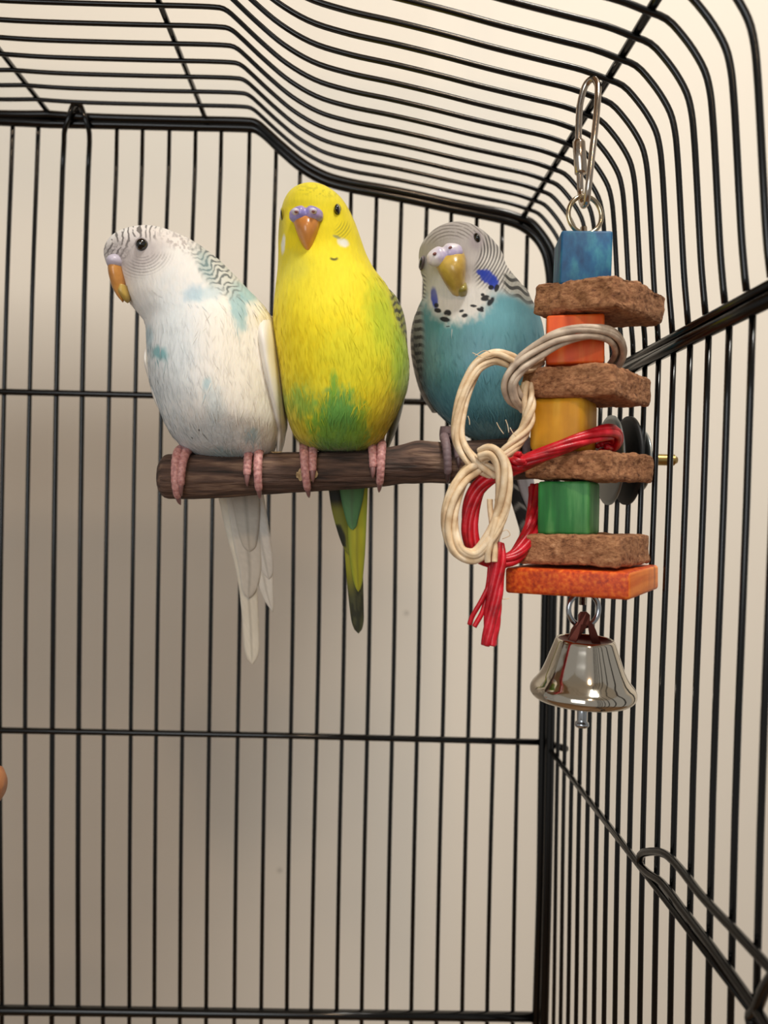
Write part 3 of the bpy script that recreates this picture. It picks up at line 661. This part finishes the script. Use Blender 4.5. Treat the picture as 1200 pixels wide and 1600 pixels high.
# ================================================================== blue budgerigar
b3 = thing('budgerigar', 'sky blue budgerigar with barred grey head, tilted behind the wooden toy', 'bird', tuple(at(760, 690, PY)), 'three budgerigars side by side on the perch')
def c_blue(u, v, fr):
    n = len(u); P = Paint('#60929c', n)
    P.mix('#6aa5ae', .6*blob(u, v, 775, 500, 40, 50, 0, .7, .3)); P.mix('#4a828f', .7*blob(u, v, 740, 610, 70, 55, 0, .6, .3)); P.mix('#4d8b83', .6*blob(u, v, 690, 530, 35, 60, 0, .6, .3, 4))
    P.mix('#6f96a4', .4*blob(u, v, 725, 545, 50, 30, 0, .7, .4, 5)); P.mix('#83a6a2', .5*blob(u, v, 770, 672, 60, 14, 0, .5, .4, 6)); P.mix('#7d9e9a', .5*blob(u, v, 672, 560, 12, 40, 0, .7, .4, 15))
    hd = blob(u, v, 722, 425, 74, 82, 0, .12, .08, 7)*sm(520, 480, v+ .25*np.abs(u-712)*.6)
    P.mix('#cbc6bf', sm(470, 440, v)*1.0*(u < 800)+0*u)
    mask = blob(u, v, 716, 450, 54, 54, -6, .24, .14, 8); P.mix('#d9d4cc', mask)
    # crown
    P.mix('#a39b94', .9*blob(u, v, 712, 368, 66, 34, 0, .5)); P.mix('#b5ada8', .7*blob(u, v, 735, 400, 30, 34, 0, .5)); P.mix('#b3aca6', .6*blob(u, v, 668, 415, 14, 30, 0, .5))
    r = np.hypot(u-704, (v-404)*1.0)
    crown = sm(380, 366, v+.12*(u-712))*sm(28, 36, r)*sm(-2, 6, v-345)
    P.mix('#5d554f', .7*crown*sm(.1, .8, np.sin(2*np.pi*(r+2*fbm(u/12, v/12, 9))/5.2))*sm(.3, .5, fbm(u/9, v/5, 10)+.1))
    # cheek barring, concentric around the face
    r2 = np.hypot(u-700, v-385)
    ck = sm(52, 60, r2)*sm(742, 752, u+(v-390)*.05)*sm(385, 396, v)*(1-sm(440, 462, v-(u-780)*.2))
    side = np.maximum(ck, sm(748, 756, u+.3*(v-385))*sm(352, 372, v)*sm(444, 425, v-(u-780)*.2))
    lft = sm(662, 668, 1330-u-0*v)*sm(424, 432, v)*sm(474, 462, v)*sm(684, 672, u)
    bars = sm(-.25, .45, np.sin(2*np.pi*(r2+1.5*np.sin(v/11))/5.0))
    P.mix('#ddd7cd', .7*np.maximum(ck, lft)); P.mix('#332f2d', .88*np.maximum(side*.95, lft)*bars)
    nap = blob(u, v, 800, 455, 34, 30, 20, .4); P.mix('#b9b5aa', .75*nap*sm(790, 770, 1560-u-0*v+0)*0)
    # blue cheek patches and throat spots
    for a in ((763, 434, 9.5, 15, -52), (771, 443, 7.5, 9, 0), (752, 426, 8, 5, 20)): P.mix('#2a43b0', .95*blob(u, v, *a, .25, .25, 12))
    P.mix('#2740ad', .97*blob(u, v, 678.5, 464, 5.5, 17, -8, .25, .2, 13))
    for a in ((695, 499, 9, 4, 12), (684, 485, 6, 4, 20), (699, 489, 6, 5, 0), (721, 486, 4, 2.4, -20), (726, 493, 5, 3.2, -10), (740, 478, 5.5, 2, 5), (750, 484, 6, 2.6, 20), (753, 482, 3, 3, 0), (767, 471, 4, 8, 35), (758, 466, 7, 4.5, -15), (754, 460.5, 3, 2.6, 0), (767, 449, 4.5, 4, 0), (776, 450, 3.5, 6, 15), (682, 477, 4, 4, 30), (700, 510, 3, 1.2, 0)):
        P.mix('#16151a', .97*blob(u, v, *a, .2, .18, 14))
    for a in ((765, 466, 2, 2, 0), (697, 493, 4, 1.2, 5)): P.mix('#bdb8b0', .7*blob(u, v, *a, .4))
    P.mix('#8e7f86', .5*blob(u, v, 744, 376, 11, 14, 0, .5)); P.mix('#e8e2e2', .35*blob(u, v, 704, 440, 30, 30, 0, .6))
    # shoulders: scalloped wing coverts on both edges
    sh = np.maximum(sm(668, 656, u-(v-500)*-.02+ .10*np.maximum(0, 520-v))*sm(468, 484, v), 0)*sm(640, 560, v)
    sh2 = sm(782, 792, u)*sm(424, 430, v)*sm(470, 452, v-(u-800)*.55)
    s_ = np.maximum(sh, sh2); P.mix('#a9a69a', .9*s_); P.mix('#1e1e1e', .9*s_*sm(-.1, .4, np.sin(2*np.pi*(v-u*.4)/12.5+1.3*np.sin(u/4))))
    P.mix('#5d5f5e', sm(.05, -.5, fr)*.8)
    P.c *= (.93+.13*fbm(u/2.4, v/11, 34))[:, None]
    return P.c
Y3 = .279
s3 = [(345, 708, 713, 0, .001, .001), (346.5, 697, 726, 0, .004, .005), (350, 686, 738, 0, .0075, .008), (358, 674, 750, 0, .0105, .011), (370, 664, 762, 0, .013, .0135), (386, 656, 774, 0, .015, .0155), (402, 654.5, 784, 0, .0158, .017), (420, 657, 790, 0, .016, .018), (434, 661, 800, 0, .016, .019),
      (448, 662.5, 814, .001, .0165, .02), (462, 661, 826, .002, .017, .021), (480, 653, 838, .003, .0185, .022), (500, 648, 848, .004, .020, .023), (530, 647.5, 853, .004, .0215, .024), (565, 652, 852, .004, .022, .024), (600, 661, 848, .003, .0215, .023), (630, 676, 842, .002, .0195, .021), (652, 694, 835, .001, .017, .019), (670, 716, 824, .001, .013, .015), (682, 735, 812, .001, .009, .011), (690, 755, 795, .001, .004, .005)]
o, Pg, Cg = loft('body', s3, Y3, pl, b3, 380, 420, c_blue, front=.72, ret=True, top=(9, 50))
down(b3, Pg, Cg, 4500, pf, vmin=.55)
G3 = Y3-.0150
cere3 = mat('white_lilac_cere', '#d3c6d6', .35, Coat_Weight=.3)
N, L, B = nodes(cere3); t = tex(N, L, 'Noise', 200, detail=2); r_ = ramp(N, [(.35, '#bdb0d2'), (.55, '#e8e0e4')]); L.new(t.outputs[0], r_.inputs[0]); L.new(r_.outputs[0], B.inputs['Base Color'])
beak3 = mat('ochre_beak', '#c99c3c', .28, Coat_Weight=.35)
N, L, B = nodes(beak3); t = tex(N, L, 'Noise', 150, detail=3); r_ = ramp(N, [(.3, '#a88434'), (.7, '#dab85c')]); L.new(t.outputs[0], r_.inputs[0]); L.new(r_.outputs[0], B.inputs['Base Color'])
RT = (-13, 703, 412)
loft('beak', [(396, 685, 722, .001, .003, .004), (404, 680, 728, 0, .0048, .004), (416, 681.5, 727, -.0004, .0060, .004), (428, 684.5, 724, -.0005, .0063, .004), (440, 688.5, 720.5, -.0002, .0058, .004), (450, 693, 717.5, .0003, .0047, .0035), (458, 697.5, 714.5, .0010, .0032, .003), (463, 703, 711, .0016, .0014, .0015)], G3, beak3, b3, 54, 40, rot=RT)
loft('lower_beak', [(446, 702, 722, .0012, .002, .002), (455, 703, 722, .001, .0034, .003), (461, 706, 720, .001, .003, .003), (465, 710, 717, .0014, .001, .001)], G3-.0008, mat('greenish_lower_beak', '#94863c', .3, Coat_Weight=.2), b3, 20, 24, rot=RT)
c3 = two_lobe(b3, 695, 399, G3-.0026, 29, 14.5, cere3, -17, .0031)
for nx, ny in ((679, 396.5), (703.5, 387)):
    ellipsoid('nostril', nx, ny, G3-.0054, 3.2, 2.2, .0006, nost_m, c3, -25)
ellipsoid('eye_ring', 744, 375, Y3-.0112, 8.6, 12, .0034, mat('grey_eye_skin', '#84797f', .7), b3, -12)
ellipsoid('eye', 744, 374.6, Y3-.0130, 6.8, 10, .0032, eye_m, b3, -12)
ellipsoid('eye_ring', 658.5, 411, Y3-.0040, 3.4, 9.5, .0045, bpy.data.materials['grey_eye_skin'], b3, 8)
ellipsoid('eye', 657.0, 411, Y3-.0056, 3.0, 8.0, .0038, eye_m, b3, 8)
def c_wingb(u, v, fr):
    P = Paint('#b4b1a6', len(u)); P.mix('#191919', .92*sm(-.15, .3, np.sin(2*np.pi*(v-u*.5+3*np.sin(u/3))/13))); P.mix('#77766f', .8*sm(560, 600, v)); P.c *= (.9+.2*vnoise(u/2, v/8, 3))[:, None]; return P.c
loft('wing', [(466, 659, 668, .011, .002, .005), (482, 651, 672, .010, .007, .011), (505, 645.5, 672, .010, .0098, .015), (535, 645.5, 672, .010, .0095, .016), (570, 652, 674, .011, .008, .015), (605, 663, 682, .012, .006, .012), (635, 680, 692, .013, .003, .006)], Y3, plw, b3, 90, 60, c_wingb)
loft('wing', [(426, 786, 800, .012, .003, .006), (432, 784, 816, .011, .007, .012), (445, 790, 830, .010, .009, .016), (470, 805, 842, .010, .009, .018), (510, 815, 857, .010, .010, .018), (560, 820, 858, .011, .010, .017), (610, 818, 852, .013, .009, .014), (660, 812, 838, .015, .006, .010), (700, 812, 826, .018, .003, .005)], Y3, plw, b3, 90, 60, c_wingb)
foot(b3, (700, 684), [(690, 696, -30), (707, 711, 6)], toeg_m, clawg_m)
foot(b3, (806, 686), [(800, 798, -20), (814, 814, -10)], toeg_m, clawg_m)
def c_t_b(u, v, g):
    P = Paint('#1d1c1c', len(u)); P.mix('#8d8a83', .8*sm(.55, .9, np.sin(v/4.6-np.abs(g)*2))); return P.c
feather('tail_feather', [(800, 735, 14), (812, 780, 14), (822, 820, 12), (828, 850, 10), (832, 876, 6)], .2965, plw, b3, c_t_b)
feather('tail_feather', [(816, 735, 12), (832, 790, 13), (842, 830, 11), (848, 872, 7)], .2975, plw, b3, flat_col('#a9a59c'))
feather('tail_covert', [(795, 735, 13), (803, 762, 12), (814, 795, 11), (824, 835, 8)], .2955, plw, b3, c_t_b)
feather('tail_covert', [(818, 735, 14), (826, 770, 12), (834, 800, 7)], .2950, plw, b3, flat_col('#b4b0b4'))

# ------------------------------------------------------------------ hanging toy
TYY = .240
toy = thing('hanging_toy', 'hanging bird toy of coloured wooden blocks, cork slabs, twisted strands and a bell', 'bird toy', tuple(at(922, 130, TYY)))
KT = TYY/FPX
def slab(name, px, py, s, h, yaw, m, sx=None, tilt=(0, 0), rag=0, bev=.0008, dY=0, seg=1, seed=0, fn=None):
    """square block centred on a pixel; s side, h height in metres"""
    bm = bmesh.new(); bmesh.ops.create_cube(bm, size=1)
    bmesh.ops.scale(bm, vec=(s, sx or s, h), verts=bm.verts)
    if fn: fn(bm)
    if bev: bmesh.ops.bevel(bm, geom=bm.edges[:], offset=bev, segments=2 if rag else 3, affect='EDGES', profile=.5)
    if rag:
        bmesh.ops.triangulate(bm, faces=bm.faces[:])
        for _ in range(5):
            long = [e_ for e_ in bm.edges if e_.calc_length() > .0011]
            if not long: break
            bmesh.ops.subdivide_edges(bm, edges=long, cuts=1)
            bmesh.ops.triangulate(bm, faces=[f for f in bm.faces if len(f.verts) > 3])
        bm.normal_update()
        off = {}
        for v in bm.verts:
            p = v.co*230+Vector((seed*7.3, 0, seed)); n = mnoise.fractal(p, .8, 2.2, 4)
            q = v.co*90+Vector((seed*3.1, 5, 0)); n2 = mnoise.noise(q)
            cell = mnoise.voronoi(v.co*520+Vector((seed, 0, 0)))[0][0]
            off[v] = v.normal*rag*(n*.75+n2*.9-.35*(.5-cell))
        for v, d in off.items(): v.co += d
    o = bmobj(name, bm, m, toy, False)
    for p in o.data.polygons: p.use_smooth = not rag or True
    c = at(px, py, TYY+dY)
    o.matrix_world = Matrix.Translation(c) @ Matrix.Rotation(math.radians(tilt[0]), 4, 'Y') @ Matrix.Rotation(math.radians(tilt[1]), 4, 'X') @ Matrix.Rotation(math.radians(yaw), 4, 'Z')
    if not rag:
        try: o.data.set_sharp_from_angle(angle=math.radians(40))
        except Exception: pass
    return o
def stained(name, c1, c2, c3, ax=(1, 1, .12), sc=260, rough=.55, cs=.7):
    m = mat(name, c1, rough); N, L, B = nodes(m); t = tex(N, L, 'Noise', sc, ax, 5); r_ = ramp(N, [(.3, c2), (.5, c1), (.72, c3)]); L.new(t.outputs[0], r_.inputs[0])
    t2 = tex(N, L, 'Noise', 90, (1, 1, 1), 3); mx = N.new('ShaderNodeMix'); mx.data_type = 'RGBA'; mx.blend_type = 'MULTIPLY'; mx.inputs['Factor'].default_value = .5
    r2 = ramp(N, [(.3, '#b0b0b0'), (.65, '#ffffff')]); L.new(t2.outputs[0], r2.inputs[0]); L.new(r_.outputs[0], mx.inputs['A']); L.new(r2.outputs[0], mx.inputs['B']); L.new(mx.outputs['Result'], B.inputs['Base Color'])
    bump(N, L, B, t.outputs[0], .25, .0004); return m
blue_w = stained('blue_stained_wood', '#175f8c', '#0b4472', '#3a8a9e', (1, 1, .5), 320)
org_w = stained('orange_stained_wood', '#f06014', '#e25010', '#f58838')
yel_w = stained('yellow_stained_wood', '#eaa81e', '#dc9617', '#f5c044', sc=200)
grn_w = stained('green_stained_wood', '#2c8c40', '#1f7436', '#6dbb6c', sc=300)
base_w = stained('red_orange_stained_wood', '#dc500c', '#a82c08', '#f48028', (1, 1, 1), 700)
cork = mat('cork', '#8f6546', .9); N, L, B = nodes(cork)
t = tex(N, L, 'Noise', 520, (1, 1, 1.8), detail=8, Roughness=.75); r_ = ramp(N, [(.34, '#5a3624'), (.46, '#a06c48'), (.58, '#bf8a60'), (.75, '#dcae86')]); L.new(t.outputs[0], r_.inputs[0])
t2 = tex(N, L, 'Voronoi', 420); r2 = ramp(N, [(.08, '#7c5a46'), (.35, '#ffffff')]); L.new(t2.outputs['Distance'], r2.inputs[0])
mx = N.new('ShaderNodeMix'); mx.data_type = 'RGBA'; mx.blend_type = 'MULTIPLY'; mx.inputs['Factor'].default_value = .7; L.new(r_.outputs[0], mx.inputs['A']); L.new(r2.outputs[0], mx.inputs['B']); L.new(mx.outputs['Result'], B.inputs['Base Color'])
bump(N, L, B, t.outputs[0], .9, .0009)

slab('blue_block', 909, 415, .0156, .0166, -6, blue_w, tilt=(1, 0))
slab('cork_slab', 936, 476, .0298, .0094, -49, cork, tilt=(4, 4), rag=.0008, seed=1, bev=.0012)
slab('orange_block', 897, 538, .0172, .0150, -13, org_w, tilt=(-1, 1))
slab('cork_slab', 917, 606, .0300, .0090, -41, cork, tilt=(3, 2), rag=.0008, seed=2, bev=.0012)
slab('yellow_block', 881, 667, .0172, .0172, -33, yel_w, tilt=(0, 0), bev=.0026)
slab('cork_slab', 921, 730, .0292, .0085, -46, cork, tilt=(1.5, 1), rag=.0008, seed=3, bev=.0012)
slab('green_block', 889, 794, .0160, .0164, -28, grn_w, tilt=(-.5, 0), bev=.0010)
def taper(bm):
    for v in bm.verts:
        if v.co.x < 0: v.co.x += .0020 if v.co.z > 0 else -.0012
slab('cork_slab', 912, 857, .0325, .0090, -36, cork, tilt=(-.5, 0), rag=.0006, seed=4, bev=.0010, fn=taper)
N, L, B = nodes(base_w)      # long grain on two sides, speckled end grain on the others
tcn = N.new('ShaderNodeTexCoord'); sp = N.new('ShaderNodeSeparateXYZ'); L.new(tcn.outputs['Normal'], sp.inputs[0])
ab = N.new('ShaderNodeMath'); ab.operation = 'ABSOLUTE'; L.new(sp.outputs[0], ab.inputs[0])
gt = N.new('ShaderNodeMath'); gt.operation = 'GREATER_THAN'; gt.inputs[1].default_value = .6; L.new(ab.outputs[0], gt.inputs[0])
gr = tex(N, L, 'Noise', 260, (1, .1, 1.4), 4); gc = ramp(N, [(.35, '#d8661a'), (.6, '#f08a38')]); L.new(gr.outputs[0], gc.inputs[0])
old = B.inputs['Base Color'].links[0].from_socket; mx = N.new('ShaderNodeMix'); mx.data_type = 'RGBA'
L.new(gt.outputs[0], mx.inputs['Factor']); L.new(old, mx.inputs['A']); L.new(gc.outputs[0], mx.inputs['B']); L.new(mx.outputs['Result'], B.inputs['Base Color'])
slab('base_block', 912, 904, .0376, .0078, -33, base_w, tilt=(-1, 0), bev=.0010)
# quick link: long oval wire link with a threaded sleeve
linkm = mat('nickel_link', '#cdbfb0', .16, 1)
def loop_pts(cx, cy, rx, ry, Y, n=60, tilt=0, sq=1, yw=0):
    pts = []
    for i in range(n):
        a = 2*math.pi*i/n; x = rx*math.copysign(abs(math.cos(a))**sq, math.cos(a)); y = ry*math.sin(a)
        t_ = math.radians(tilt); X = x*math.cos(t_)-y*math.sin(t_); Yp = x*math.sin(t_)+y*math.cos(t_)
        p = at(cx+X*math.cos(math.radians(yw)), cy+Yp, Y); p.y += X*KT*math.sin(math.radians(yw)); pts.append(p)
    return pts
qf = spline([tuple(at(x, y, TYY+d)) for x, y, d in [(907, 300, .004), (904, 200, .004), (908, 155, .003), (917, 130, .0015), (926, 123, 0), (933, 130, -.0015), (934, 150, -.003), (931, 190, -.004), (924, 250, -.0045), (919, 295, -.004), (916, 316, -.002), (912, 321, 0), (909, 314, .002), (907, 300, .004)]], 110)
tube('quick_link', [Vector(p) for p in qf[:-1]], .00105, linkm, toy, 14, True)
p0, p1 = at(904, 216, TYY+.004), at(908, 272, TYY+.004)
lathe('link_sleeve', [(0, 0), (.0017, 0), (.0021, .0006), (.0021, .0098), (.0017, .0107), (0, .0107)], linkm, toy, p1, (p0-p1), 10)
ringm = mat('ring_wire', '#c8b89c', .2, 1)
tube('ring', loop_pts(914, 336, 28, 29, TYY, tilt=0, yw=12), .00075, ringm, toy, 12, True)
# cord through the blocks (its ends show at the rings)
tube('centre_cord', [at(912, 355, TYY), at(910, 945, TYY)], .0011, linkm, toy, 8)
tube('ring', loop_pts(912, 952, 25, 26, TYY, yw=10), .00085, mat('steel_ring', '#b9bdc2', .18, 1), toy, 12, True)
# bell
bellm = mat('polished_bell', '#d2cabc', .09, 1); N, L, B = nodes(bellm)
bc = at(910, 1090, TYY); R_ = lambda p: p*KT
prof_b = [(41, 92), (43, 93.5), (45.5, 91), (47.5, 86), (51, 76), (55, 65), (59, 54), (63, 44), (68, 34), (74, 26), (79.5, 19), (82, 12), (81.5, 6), (78, 1), (73, -2), (71, -1), (74, 6), (74, 14), (68, 25), (58, 46), (50, 66), (45, 82), (39, 89)]
q = spline([(a, b) for a, b in prof_b], 90)
bell = lathe('bell', [(R_(a), R_(b)) for a, b in q], bellm, toy, bc, (0.02, -.03, 1), 96)
lathe('bell_crown', [(0, R_(83)), (R_(30), R_(84)), (R_(36), R_(87)), (R_(41), R_(91)), (R_(42), R_(92))], mat('brown_bell_crown', '#5a2a22', .3, .8), bell, bc, (0.02, -.03, 1), 64)
brown = mat('brown_bell_strap', '#6e3a30', .32, .85)
def strap():
    pts = [(888, 1000), (893, 984), (898, 977), (901, 977), (904, 972), (904, 961), (908, 956), (917, 956), (922, 961), (922, 970), (927, 976), (931, 984), (939, 1006), (926, 1006), (922, 994), (919, 976), (908, 976), (905, 990), (900, 1004)]
    V = [at(x, y, TYY-.0022+.00004*abs(x-911)) for x, y in pts]; n = len(V); V += [v+Vector((0, .0008, 0)) for v in V]
    bm = bmesh.new(); vs = [bm.verts.new(v) for v in V]
    f1 = bm.faces.new(vs[:n]); f2 = bm.faces.new(vs[n:][::-1])
    for i in range(n): bm.faces.new((vs[i], vs[n+i], vs[n+(i+1) % n], vs[(i+1) % n]))
    bmesh.ops.triangulate(bm, faces=[f1, f2]); bmesh.ops.recalc_face_normals(bm, faces=bm.faces[:])
    return bmobj('bell_strap', bm, brown, bell)
strap()
cb = at(909, 1137, TYY)
lathe('clapper', [(0, 0), (R_(9), R_(1)), (R_(11.5), R_(4)), (R_(11), R_(8)), (R_(7.5), R_(11)), (R_(8), R_(14)), (R_(8.5), R_(60)), (0, R_(62))], bpy.data.materials['steel_ring'], bell, cb, (0, 0, 1), 28)

# twisted strands
def strandmat(name, a, b, c, rough):
    m = mat(name, a, rough); N, L, B = nodes(m); t = tex(N, L, 'Noise', 240, detail=4); r_ = ramp(N, [(.3, b), (.5, a), (.72, c)]); L.new(t.outputs[0], r_.inputs[0]); L.new(r_.outputs[0], B.inputs['Base Color'])
    t2 = tex(N, L, 'Noise', 1500, detail=2); bump(N, L, B, t2.outputs[0], .3, .0002); return m
nat = strandmat('natural_fibre', '#e0c7a2', '#c8a982', '#f0dfc4', .6)
natg = strandmat('greyed_fibre', '#c2b09c', '#a39180', '#dccdb8', .6)
redm = strandmat('red_fibre', '#b80d1e', '#8c0818', '#d42438', .36)
def bundle(name, path, m, nst=4, rb=.0013, rs=.00115, turns=2.2, n=90, flare=0, label=None):
    """strands twisted round one path; path rows are (px, py, depth offset)"""
    nst = nst+2 if nst > 2 else nst; rs = rs*.80; rb = rb*1.06; n = int(n*1.3)
    c = spline([tuple(at(x, y, TYY+d)) for x, y, d in path], n); parts = []
    T = np.gradient(c, axis=0); T /= np.linalg.norm(T, axis=1, keepdims=True)
    up = np.cross(T[0], [0, 1, .1]); ups = []
    for i in range(n):
        up = up-T[i]*np.dot(up, T[i]); up /= np.linalg.norm(up)+1e-9; ups.append(up)
    U = np.array(ups); W = np.cross(T, U)
    for k in range(nst):
        ph = 2*math.pi*k/nst + turns*2*math.pi*np.linspace(0, 1, n) + .35*math.sin(k*2.1)
        rr = rb*(1+.18*np.sin(np.linspace(0, 9+k, n)+k)) * (1+flare*np.linspace(0, 1, n)**2)
        P = c + U*(np.cos(ph)*rr)[:, None] + W*(np.sin(ph)*rr)[:, None]
        parts.append(tube_data([Vector(p) for p in P], rs*(.9+.2*random.random()), 9))
    V, F = join(parts); o = pmesh(name, V, F, m, toy)
    if label: o['label'] = label
    return o
bundle('fibre_strand', [(950, 585, .010), (966, 560, .004), (966, 536, -.006), (948, 522, -.012), (915, 520, -.0145), (872, 530, -.0135), (838, 550, -.012), (808, 576, -.011), (797, 598, -.010), (802, 618, -.008), (818, 634, -.004)], natg, 4, .0016, .0012, .8, label='greyish natural strand around the orange block')
bundle('fibre_strand', [(845, 560, -.002), (815, 574, -.006), (795, 562, -.009), (772, 557, -.010), (748, 570, -.010), (729, 602, -.010), (718, 645, -.010), (717, 685, -.010), (731, 712, -.011), (752, 730, -.012), (775, 742, -.012)], nat, 4, .0014, .0012, .8, label='large pale natural loop')
bundle('fibre_strand', [(822, 600, -.006), (826, 640, -.008), (820, 670, -.008), (802, 695, -.008), (785, 716, -.008)], nat, 3, .0012, .0011, 1.0)
bundle('fibre_strand', [(752, 712, -.014), (768, 706, -.016), (782, 722, -.016), (787, 755, -.016), (782, 800, -.015), (765, 842, -.015), (741, 868, -.014), (718, 862, -.014), (704, 835, -.013), (703, 800, -.013), (713, 765, -.013), (728, 742, -.012), (745, 728, -.012)], nat, 4, .0014, .0012, .9, label='small pale natural loop')
bundle('fibre_strand', [(772, 780, -.014), (770, 820, -.0155), (768, 850, -.0155), (768, 878, -.0155)], nat, 2, .0010, .0012, .5)
bundle('red_strand', [(950, 700, .008), (962, 690, .002), (960, 676, -.004), (938, 677, -.010), (900, 690, -.0135), (860, 706, -.0145), (820, 722, -.013), (790, 735, -.0115), (765, 745, -.0105), (746, 765, -.0095), (735, 800, -.009), (736, 838, -.009), (750, 868, -.009), (775, 878, -.009), (800, 872, -.008), (822, 845, -.004), (836, 800, .004), (838, 760, .008)], redm, 6, .0014, .00125, 1.9, 150, label='long red strand wrapped round the yellow block')
bundle('red_strand', [(948, 680, .010), (955, 692, .004), (940, 700, -.002)], redm, 3, .0012, .0011, .5, 30)
bundle('red_strand', [(780, 735, -.0125), (800, 727, -.0125), (818, 717, -.0135)], redm, 4, .0018, .0011, .6, 30)
bundle('red_strand', [(776, 850, -.0105), (778, 880, -.012), (774, 920, -.0125), (769, 965, -.0125), (764, 1008, -.0125)], redm, 5, .0013, .00125, .5, 60, label='red strand end hanging down')
bundle('red_strand', [(774, 870, -.010), (764, 910, -.0115), (750, 950, -.0115), (738, 978, -.0115)], redm, 2, .0009, .0010, .6, 40)
# loose hairs of fibre
for pts in ([(775, 555), (757, 548), (742, 556)], [(775, 556), (760, 560), (738, 551)], [(787, 678), (780, 668), (776, 660)], [(795, 676), (793, 664), (790, 656)], [(806, 682), (800, 674), (797, 668)], [(734, 664), (733, 655), (731, 650)], [(782, 832), (792, 828), (797, 836), (785, 842)], [(777, 933), (786, 936), (796, 935)], [(703, 790), (694, 810), (690, 830)]):
    tube('loose_hair', spline([tuple(at(x, y, TYY-.012)) for x, y in pts], 12), .00012, nat, toy, 5)

# ------------------------------------------------------------------ wooden perch end at the left edge of the frame
oldw = mat('varnished_wood', '#a5683a', .45)
N, L, B = nodes(oldw); t = tex(N, L, 'Noise', 120, (.2, 1, 1), 4); r_ = ramp(N, [(.3, '#8a5230'), (.7, '#b97b4a')]); L.new(t.outputs[0], r_.inputs[0]); L.new(r_.outputs[0], B.inputs['Base Color'])
dw = lathe('dowel_perch', [(0, 0), (.004, .0004), (.0066, .0022), (.0072, .005), (.0072, .15), (0, .15)], oldw, None, at(5.5, 1228, .27), (-1, .0, 0), 40)
dw['label'] = 'rounded end of a brown wooden dowel perch at the left edge'; dw['category'] = 'perch'
